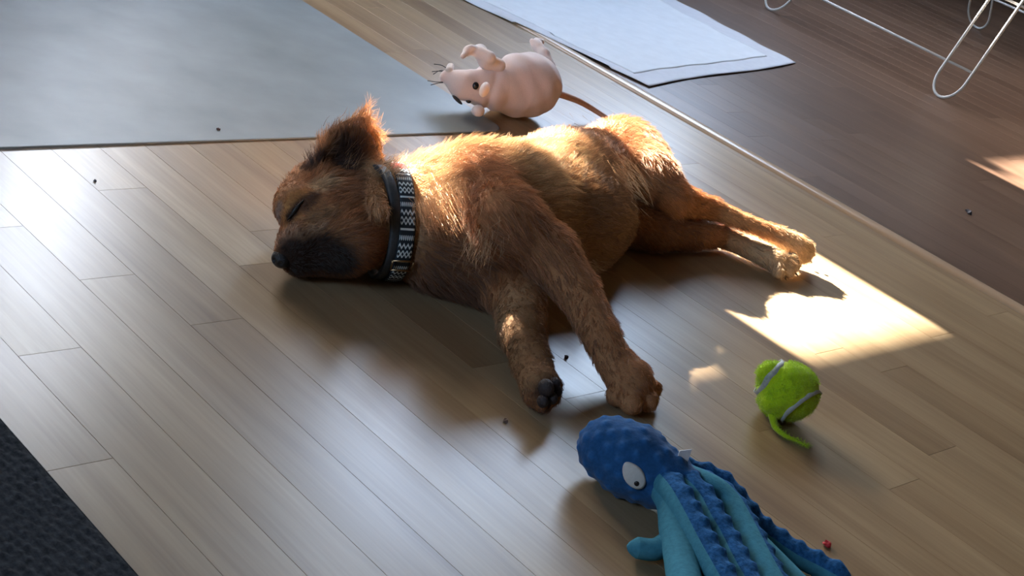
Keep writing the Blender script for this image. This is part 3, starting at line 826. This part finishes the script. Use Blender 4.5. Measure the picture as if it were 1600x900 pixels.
def tentacle(path, r0, r1, top_col='navy', turn=0.0, bumps=True, n=90, seg=24, cover=1.25, sp=.0195, label=None):
    P = smooth_path([at(*p) for p in path], n); Ls = np.concatenate([[0], np.cumsum(np.linalg.norm(np.diff(P, axis=0), axis=1))])
    R = np.linspace(r0, r1, n); R = R * np.clip(np.minimum(1, np.sqrt(np.clip((Ls[-1] - Ls) / r1, 0.02, 1))), .15, 1)
    def dsp(s, th):
        i = int(round(s * (n - 1))); c = Ls[i] / sp; q = abs(c - round(c)) * sp
        a = (th - turn + math.pi) % (2 * math.pi) - math.pi
        return 0.30 * math.exp(-(q / .0052) ** 2) * math.exp(-((a / 0.42) ** 2)) if bumps else 0
    v, f = tube(P, R, seg, dsp)
    v = np.array(v); v[:, 2] = np.maximum(v[:, 2], .0006)
    me = mesh_np('tentacle', v, f); me.materials.append(M_NAVY); me.materials.append(M_TEAL)
    for i, p in enumerate(me.polygons):
        j = i % seg; a = (2 * math.pi * (j + .5) / seg - turn + math.pi) % (2 * math.pi) - math.pi
        p.material_index = 0 if abs(a) < cover else 1
    o = bpy.data.objects.new('tentacle', me); COL.objects.link(o); o.parent = OCT
    if label: o['label'] = label
    return o
tentacle([(1022, 748, .034), (1046, 785, .034), (1053, 825, .028), (1062, 865, .024), (1072, 925, .020), (1080, 980, .018)], .012, .017, bumps=False, cover=0, label='light teal tentacle underside')
tentacle([(1050, 842, .018), (1025, 858, .014), (996, 856, .012), (980, 853, .012)], .0105, .0095, bumps=False, cover=0, label='short light teal arm')
tentacle([(1022, 738, .036), (1052, 768, .045), (1074, 804, .043), (1098, 850, .038), (1122, 893, .034), (1160, 960, .028)], .0135, .0125, turn=-0.4)
tentacle([(1030, 735, .036), (1076, 757, .046), (1100, 782, .045), (1118, 815, .041), (1138, 850, .036), (1160, 893, .032), (1200, 960, .026)], .0115, .0115, turn=-0.5)
tentacle([(1040, 735, .036), (1106, 760, .043), (1140, 788, .040), (1162, 826, .035), (1180, 862, .031), (1202, 905, .027), (1240, 970, .022)], .013, .0145, turn=-1.15, cover=.8)
tentacle([(1040, 728, .036), (1092, 740, .038), (1128, 756, .034), (1162, 795, .026), (1184, 822, .020), (1214, 845, .016), (1248, 868, .014), (1283, 886, .013), (1330, 912, .013)], .011, .0115, turn=-0.2)
tentacle([(1120, 785, .020), (1165, 830, .018), (1196, 862, .016), (1230, 897, .014), (1290, 960, .012)], .010, .0115, bumps=False, cover=0, label='light teal tentacle underside')
M_EYEW = simple('eye_felt', (0.62, 0.60, 0.56, 1), 0.85, noise=0.05, scale=300)
ep = on_surface(991, 744, oc, .08)
ed = TOC.copy(); 
g = (ep - on_surface(985, 738, oc, .08)); 
nn = np.array([sdf_eval(oc, (ep + e)[None, None])[0, 0] - sdf_eval(oc, (ep - e)[None, None])[0, 0] for e in np.eye(3) * .002]); nn /= np.linalg.norm(nn)
xd = at(1004, 758, .03) - at(978, 732, .045); xd -= nn * (xd @ nn); xd /= np.linalg.norm(xd); yd = np.cross(nn, xd)
V = []; F = []
for lay, (sc, h) in enumerate(((1, -.001), (1, .0024), (.85, .0034))):
    for i in range(28):
        t = 2 * math.pi * i / 28; rx = .0135 * (1 + .12 * (math.cos(t) < 0)); ry = .0092 * (1 - .25 * max(0, -math.cos(t)) ** 2)
        q = xd * rx * math.cos(t) * sc + yd * ry * math.sin(t) * sc
        V.append(ep + q + nn * (h + .0005 - 9.0 * (q @ q)))
for lay in range(2):
    for i in range(28): F.append((lay * 28 + i, lay * 28 + (i + 1) % 28, (lay + 1) * 28 + (i + 1) % 28, (lay + 1) * 28 + i))
F.append(tuple(56 + i for i in range(28)))
eye = link('eye', mesh_np('eye', V, F), M_EYEW, OCT)
blob('pupil', ep + xd * .0065 - yd * 0.0015 + nn * .0030, (.0026, .0026, .001), frame_of(xd, nn), M_BLACK, eye, 12)
M_TAG = simple('white_tag', (0.75, 0.76, 0.80, 1), 0.5)
ta, tb = at(1056, 722, .058), at(1072, 728, .055); tc_, td = at(1081, 702, .070), at(1062, 704, .068)
tn = np.cross(tb - ta, tc_ - ta); tn /= np.linalg.norm(tn); V = [q + tn * s * .0004 for s in (-1, 1) for q in (ta, tb, tc_ , td)]
link('care_tag', mesh_np('care_tag', V, [(0, 1, 2, 3), (7, 6, 5, 4), (0, 4, 5, 1), (1, 5, 6, 2), (2, 6, 7, 3), (3, 7, 4, 0)], False), M_TAG, OCT)

# ------------------------------------------------------------------ tennis ball
BALL = thing('tennis_ball', 'bright yellow-green tennis ball with a torn felt strip trailing from it', 'ball')
bcn = at(1228, 611, .0335); BR = .0330
FELT = np.array((0.50, 0.72, 0.015))
bpr = [Prim(bcn, bcn, BR, BR), Prim(bcn + CR * .012 + UP * .004, bcn + CR * .012, .0235, .0235, .01), pr((1196, 584, .050), (1203, 580, .052), .010, .011, .01),
       pr((1205, 632, .022), (1212, 646, .014), .011, .006, .008)]
V, F = sdf_mesh(bpr, .0018, zmin=.0005); NV = vert_normals(V, F)
V = V + NV * (0.0006 * np.sin(V @ np.array([310., 190, 260])) * np.sin(V @ np.array([-170., 330, 140])))[:, None]
me = mesh_np('felt_ball', V, F); color_attr(me, np.tile(FELT * .9, (len(V), 1)))
M_FELT = tint_mat('tennis_felt', rough=0.95, spec=0.1, noise=0.2, scale=600, bump=0.6, sheen=0.3)
link('felt_ball', me, M_FELT, BALL)
M_SEAM = simple('seam_rubber', (0.42, 0.44, 0.42, 1), 0.6, noise=0.15, scale=300)
def sph(px, py):
    o = CAM; d = at(px, py) - CAM; d /= np.linalg.norm(d); b_ = (bcn - o) @ d; c = (bcn - o) @ (bcn - o) - BR ** 2
    disc = b_ * b_ - c; return o + d * (b_ - math.sqrt(max(disc, 0)))
seams = []
for tri in (((1224, 567), (1207, 590), (1186, 612)), ((1273, 611), (1256, 622), (1234, 640))):
    A, B_, C_ = [sph(*q) - bcn for q in tri]
    n_ = np.cross(B_ - A, C_ - A); n_ /= np.linalg.norm(n_); h = A @ n_; rr = math.sqrt(max(BR ** 2 - h * h, 1e-8))
    u = A - n_ * h; u /= np.linalg.norm(u); w = np.cross(n_, u)
    V = []; F = []; n = 60
    for i in range(n):
        t = 2 * math.pi * i / n; rd = (n_ * h + (u * math.cos(t) + w * math.sin(t)) * rr); rd /= np.linalg.norm(rd)
        r_ = BR * .8
        for _ in range(14): r_ -= sdf_eval(bpr, (bcn + rd * r_)[None, None])[0, 0]
        for (a, hh) in ((-.0036, -.0008), (-.0028, .0010), (.0028, .0010), (.0036, -.0008)):
            q = bcn + rd * (r_ + hh) + n_ * a; q[2] = max(q[2], .0008); V.append(q)
    for i in range(n):
        for j in range(3): F.append((i * 4 + j, i * 4 + j + 1, ((i + 1) % n) * 4 + j + 1, ((i + 1) % n) * 4 + j))
    link('seam', mesh_np('seam', V, F), M_SEAM, BALL); seams.append((n_, h))
strip_path = smooth_path([at(1206, 638, .018), at(1208, 654, .010), at(1212, 668, .006), at(1226, 680, .005), at(1243, 688, .004), at(1262, 697, .003)], 26)
v, f = tube(strip_path, np.concatenate([np.linspace(.0060, .0032, 12), np.linspace(.0032, .0008, 14)]), 8); v = np.array(v); v[:, 2] = np.maximum(v[:, 2], .0005)
me = mesh_np('torn_felt', v, f); color_attr(me, np.tile(FELT * .8, (len(v), 1))); link('torn_felt', me, M_FELT, BALL)
V0, F0 = sdf_mesh(bpr, .0018, zmin=.0005)
Vv = V0; NVb = vert_normals(V0, F0)
T, B = tri_sample(V0, F0, 9000, np.ones(len(V0)))
r0 = (V0[T] * B[..., None]).sum(1); nb_ = (NVb[T] * B[..., None]).sum(1)
ok = np.ones(len(r0), bool)
for n_, h in seams: ok &= np.abs((r0 - bcn) @ n_ - h) > .0042
r0 = r0[ok]; nb_ = nb_[ok]
sidx = rng.integers(0, 26, 900); rs = strip_path[sidx] + rng.normal(0, .0016, (900, 3)); r0 = np.concatenate([r0, rs]); nb_ = np.concatenate([nb_, rng.normal(0, 1, (900, 3)) * [1, 1, .5] + [0, 0, .4]])
nb_ /= np.linalg.norm(nb_, axis=1, keepdims=True)
dv = nb_ * .8 + rng.normal(0, .7, r0.shape); dv /= np.linalg.norm(dv, axis=1, keepdims=True)
ll = .0022 + .0016 * rng.random((len(r0), 1)); t4 = np.linspace(0, 1, 4)
pb = r0[:, None] + dv[:, None] * ll[:, None] * t4[None, :, None] + rng.normal(0, .0006, r0.shape)[:, None] * (t4 ** 2)[None, :, None]
pb[..., 2] = np.maximum(pb[..., 2], .0005)
hair_object('fuzz', pb, np.repeat((.00018 * (1 - .7 * t4))[None], len(r0), 0), FELT[None] * (.8 + .4 * rng.random((len(r0), 1))), hair_mat('felt_fuzz', trans=.2), BALL)

# ------------------------------------------------------------------ chair mat (frosted, see-through)
def mat_frosted():
    m, nt, b = new_mat('frosted_vinyl'); L = nt.links.new
    b.inputs['Base Color'].default_value = srgb(142, 152, 156); b.inputs['Roughness'].default_value = 0.42
    b.inputs['Specular IOR Level'].default_value = 0.5
    tc = N(nt, 'ShaderNodeTexCoord'); no = N(nt, 'ShaderNodeTexNoise'); no.inputs['Scale'].default_value = 9; no.inputs['Detail'].default_value = 6; L(tc.outputs['Object'], no.inputs['Vector'])
    r = ramp(nt, [(0.3, srgb(130, 140, 143)), (0.7, srgb(150, 160, 163))]); L(no.outputs['Fac'], r.inputs['Fac']); L(r.outputs[0], b.inputs['Base Color'])
    tr = N(nt, 'ShaderNodeBsdfTransparent'); mx = N(nt, 'ShaderNodeMixShader'); mx.inputs[0].default_value = 0.22
    L(b.outputs[0], mx.inputs[1]); L(tr.outputs[0], mx.inputs[2]); L(mx.outputs[0], nt.nodes['Material Output'].inputs[0])
    n2 = N(nt, 'ShaderNodeTexNoise'); n2.inputs['Scale'].default_value = 700; L(tc.outputs['Object'], n2.inputs['Vector'])
    bp = N(nt, 'ShaderNodeBump'); bp.inputs['Strength'].default_value = 0.12; bp.inputs['Distance'].default_value = 0.001; L(n2.outputs['Fac'], bp.inputs['Height']); L(bp.outputs[0], b.inputs['Normal'])
    return m
q1 = at(0, 234); q2 = at(725, 209); ang = math.atan2(q2[1] - q1[1], q2[0] - q1[0])
xr = .386; yb = .5 * (q1[1] + q2[1])
pl = []
cr_ = .028
for i in range(9):
    t = -math.pi / 2 + (math.pi / 2) * i / 8; pl.append((xr - cr_ + cr_ * math.cos(t), q2[1] + cr_ + cr_ * math.sin(t)))
pl += [(xr, 1.55), (-.85, 1.55), (-.85, q1[1] - (q1[0] + .85) * math.tan(ang))]
V = [(x, y, .0008) for x, y in pl] + [(x, y, .0026) for x, y in pl] + [(x - .0012 * (1 if x > 0 else -1), y + .0012, .0031) for x, y in pl]
n = len(pl); F = [tuple(range(n - 1, -1, -1)), tuple(2 * n + i for i in range(n))]
for i in range(n):
    for l in (0, 1): F.append((l * n + i, l * n + (i + 1) % n, (l + 1) * n + (i + 1) % n, (l + 1) * n + i))
cm = link('chair_mat', mesh_np('chair_mat', V, F, False), mat_frosted())
tag(cm, 'frosted see-through plastic chair mat with rounded corner, lying behind the puppy', 'floor mat')

# ------------------------------------------------------------------ dark rug, lower left
M_RUG = simple('charcoal_rug', (0.038, 0.040, 0.044, 1), 0.95, spec=0.1, noise=0.5, scale=160, bump=0.5)
RUG = thing('rug', 'dark charcoal ribbed rug at the lower left, edge along the planks', 'rug')
link('backing', box_mesh('backing', (-1.9, -1.6, .0005), (-.702, .35, .004), .001), M_RUG, RUG)
nx, ny = 110, 260
X = np.linspace(-1.02, -.7035, nx); Y = np.linspace(-.62, .12, ny); GX, GY = np.meshgrid(X, Y, indexing='ij')
rib = np.abs(np.sin((GX * 0.8 + GY * 0.25) * math.pi / .0085)) ; lump = .5 + .5 * np.sin(GY * 2 * math.pi / .011 + 3 * np.sin(GX * 160))
Z = .0042 + .0028 * rib * (.5 + .5 * lump) + .0006 * rng.random(GX.shape); Z[-1, :] = .0035; 
V = np.stack([GX, GY, Z], -1).reshape(-1, 3); F = [(i * ny + j, (i + 1) * ny + j, (i + 1) * ny + j + 1, i * ny + j + 1) for i in range(nx - 1) for j in range(ny - 1)]
link('pile', mesh_np('pile', V, F), M_RUG, RUG, kind='stuff')

# ------------------------------------------------------------------ absorbent pad
def pad_mat(name, c1, c2, s):
    return simple(name, srgb(*c1), 0.75, spec=0.2, noise=0.03, scale=s, bump=0.15)
M_PADW = pad_mat('pad_quilt', (232, 236, 238), (0, 0, 0), 35); M_PADB = pad_mat('pad_border', (218, 220, 224), (0, 0, 0), 60)
PADO = thing('puppy_pad', 'pale blue-white absorbent puppy pad lying beyond the floor moulding', 'pad')
A = at(1015, 135, .003); B_ = at(1243, 97, .003); Cq = at(730, -1, .006); Dq = at(1055, -1, .003)
ex = B_ - A; ey = (Dq - B_); ey2 = (Cq - A)
nx, ny = 60, 70
def padpt(u, v, lift=0.0):
    P = A * (1 - u) * 1.0 + B_ * u + v * ((1 - u) * ey2 + u * ey) * 1.25
    z = .0026 + .0008 * math.sin(9 * u + 3 * v) * math.sin(7 * v) + .001 * math.sin(31 * u + 2) * math.sin(23 * v)
    edge = max(0, 1 - u / .08); z += .0010 * edge * (.5 + .5 * math.sin(11 * v))
    z += .0008 * max(0, 1 - v / .05) * (.5 + .5 * math.sin(17 * u))
    if 0.845 < P[0] < 0.895: z = max(z, .0064)
    P = P.copy(); P[1] += .006 * math.sin(6 * u) * max(0, 1 - v * 4); P[2] = max(z, .001) + lift
    return P
def sheet(name, u0, u1, v0, v1, lift, mat):
    V = []; 
    for l in (0, 1):
        for i in range(nx):
            for j in range(ny):
                V.append(padpt(u0 + (u1 - u0) * i / (nx - 1), v0 + (v1 - v0) * j / (ny - 1), lift) - np.array([0, 0, .0006 * l]))
    F = []
    for i in range(nx - 1):
        for j in range(ny - 1):
            a = i * ny + j; F.append((a, a + ny, a + ny + 1, a + 1)); b = a + nx * ny; F.append((b, b + 1, b + ny + 1, b + ny))
    per = [i * ny for i in range(nx)] + [(nx - 1) * ny + j for j in range(1, ny)] + [i * ny + ny - 1 for i in range(nx - 2, -1, -1)] + [j for j in range(ny - 2, 0, -1)]
    for a, b in zip(per, per[1:] + per[:1]): F.append((a, a + nx * ny, b + nx * ny, b))
    return link(name, mesh_np(name, V, F), mat, PADO)
sheet('backing_sheet', 0, 1, 0, 1, 0, M_PADB)
sheet('quilted_layer', .05, .90, .10, 1, .0005, M_PADW)

# ------------------------------------------------------------------ wire drying rack
M_WIRE = simple('white_wire', (0.62, 0.60, 0.56, 1), 0.4, noise=0.04)
RACK = thing('drying_rack', 'white wire clothes airer standing on the dark brown floor', 'drying rack')
LEAN = np.array([.50, 0, 1.0])
def wire(pts_, r=.0032, n=30, name='wire_rail', sm=True):
    P = smooth_path(pts_, n) if sm else np.array(pts_)
    v, f = tube(P, r, 8, up=(0, 1, .2)); return link(name, mesh_np(name, v, f), M_WIRE, RACK)
def uleg(yc, x0, half, H, lean, name='leg'):
    def q(dy, h): return np.array([x0, yc + dy, .0035]) + lean * h
    arc = [q(half * math.cos(t), half * 1.3 * (1 - math.sin(t))) for t in np.linspace(0, math.pi, 14)]
    P = np.array([q(half, H)] + [q(half, H * .5)] + arc + [q(-half, H * .5)] + [q(-half, H)])
    v, f = tube(P, .0034, 8, up=(1, 0, 0)); return link(name, mesh_np(name, v, f), M_WIRE, RACK)
uleg(.523, 1.872, .036, .85, LEAN); uleg(1.055, 1.905, .036, .85, LEAN)
LB = np.array([-.50, 0, 1.0])
uleg(.47, 2.86, .036, .85, LB); uleg(.995, 2.86, .036, .85, LB)
h1 = .072
wire([np.array([1.872, .487, .0035]) + LEAN * h1, np.array([1.905, 1.10, .0035]) + LEAN * h1], sm=False)
wire([np.array([2.86, .43, .0035]) + LB * .1, np.array([2.86, 1.03, .0035]) + LB * .1], sm=False)
wire([np.array([1.872, .487, .0035]) + LEAN * .72, np.array([1.905, 1.10, .0035]) + LEAN * .72], sm=False)
wire([np.array([1.872, .44, .0035]) + LEAN * .235, np.array([1.905, 1.10, .0035]) + LEAN * .235], sm=False)
for k in range(7):
    y = .50 + k * .095; wire([np.array([2.15, y, .80]), np.array([2.62, y, .80])], sm=False)
for x in (2.15, 2.62): wire([np.array([x, .50, .80]), np.array([x, 1.07, .80])], sm=False)
for x, yy in ((2.15, .523), (2.15, 1.055)): wire([np.array([x + .11, yy, .80]), np.array([1.88, yy, .0035]) + LEAN * .82], sm=False)

# ------------------------------------------------------------------ crumbs and marks on the floor
def crumb(name, px, py, r, col, label, cat, z=0.0, str_=1.0, d=None):
    bm = bmesh.new(); bmesh.ops.create_icosphere(bm, subdivisions=2, radius=1.0)
    c = at(px, py, z); M = frame_of(d if d is not None else CR)
    for v in bm.verts:
        q = np.array(v.co) * (1 + .35 * math.sin(7 * v.co[0] + 5 * v.co[1] * v.co[2] + px)); q = q * np.array([r * str_, r, r * .7]); q[2] += r * .6
        v.co = Vector(c + M @ q)
    me = bpy.data.meshes.new(name); bm.to_mesh(me); bm.free()
    return tag(link(name, me, simple(name + '_stuff', col, .7)), label, cat)
crumb('red_crumb', 1291, 853, .0042, (0.55, 0.02, 0.03, 1), 'small red chewed crumb on the planks right of the octopus', 'crumb')
crumb('dirt_crumb', 341, 203, .0022, (0.08, 0.035, 0.03, 1), 'tiny dark crumb on the frosted chair mat near its front edge', 'crumb', .003)
crumb('dirt_crumb', 789, 660, .0030, (0.13, 0.07, 0.05, 1), 'tiny brown speck on the planks left of the lower front paw', 'crumb')
crumb('dirt_crumb', 884, 560, .0026, (0.06, 0.03, 0.02, 1), 'tiny dark crumb on the floor between the two front paws', 'crumb')
crumb('dirt_crumb', 148, 284, .0020, (0.12, 0.11, 0.11, 1), 'tiny grey speck on the shiny planks just below the chair mat', 'crumb')
crumb('leaf_bit', 1513, 333, .0042, (0.06, 0.05, 0.055, 1), 'narrow dark scrap on the brown floor at the right', 'scrap', 0, 2.6, at(1518, 340) - at(1506, 326))
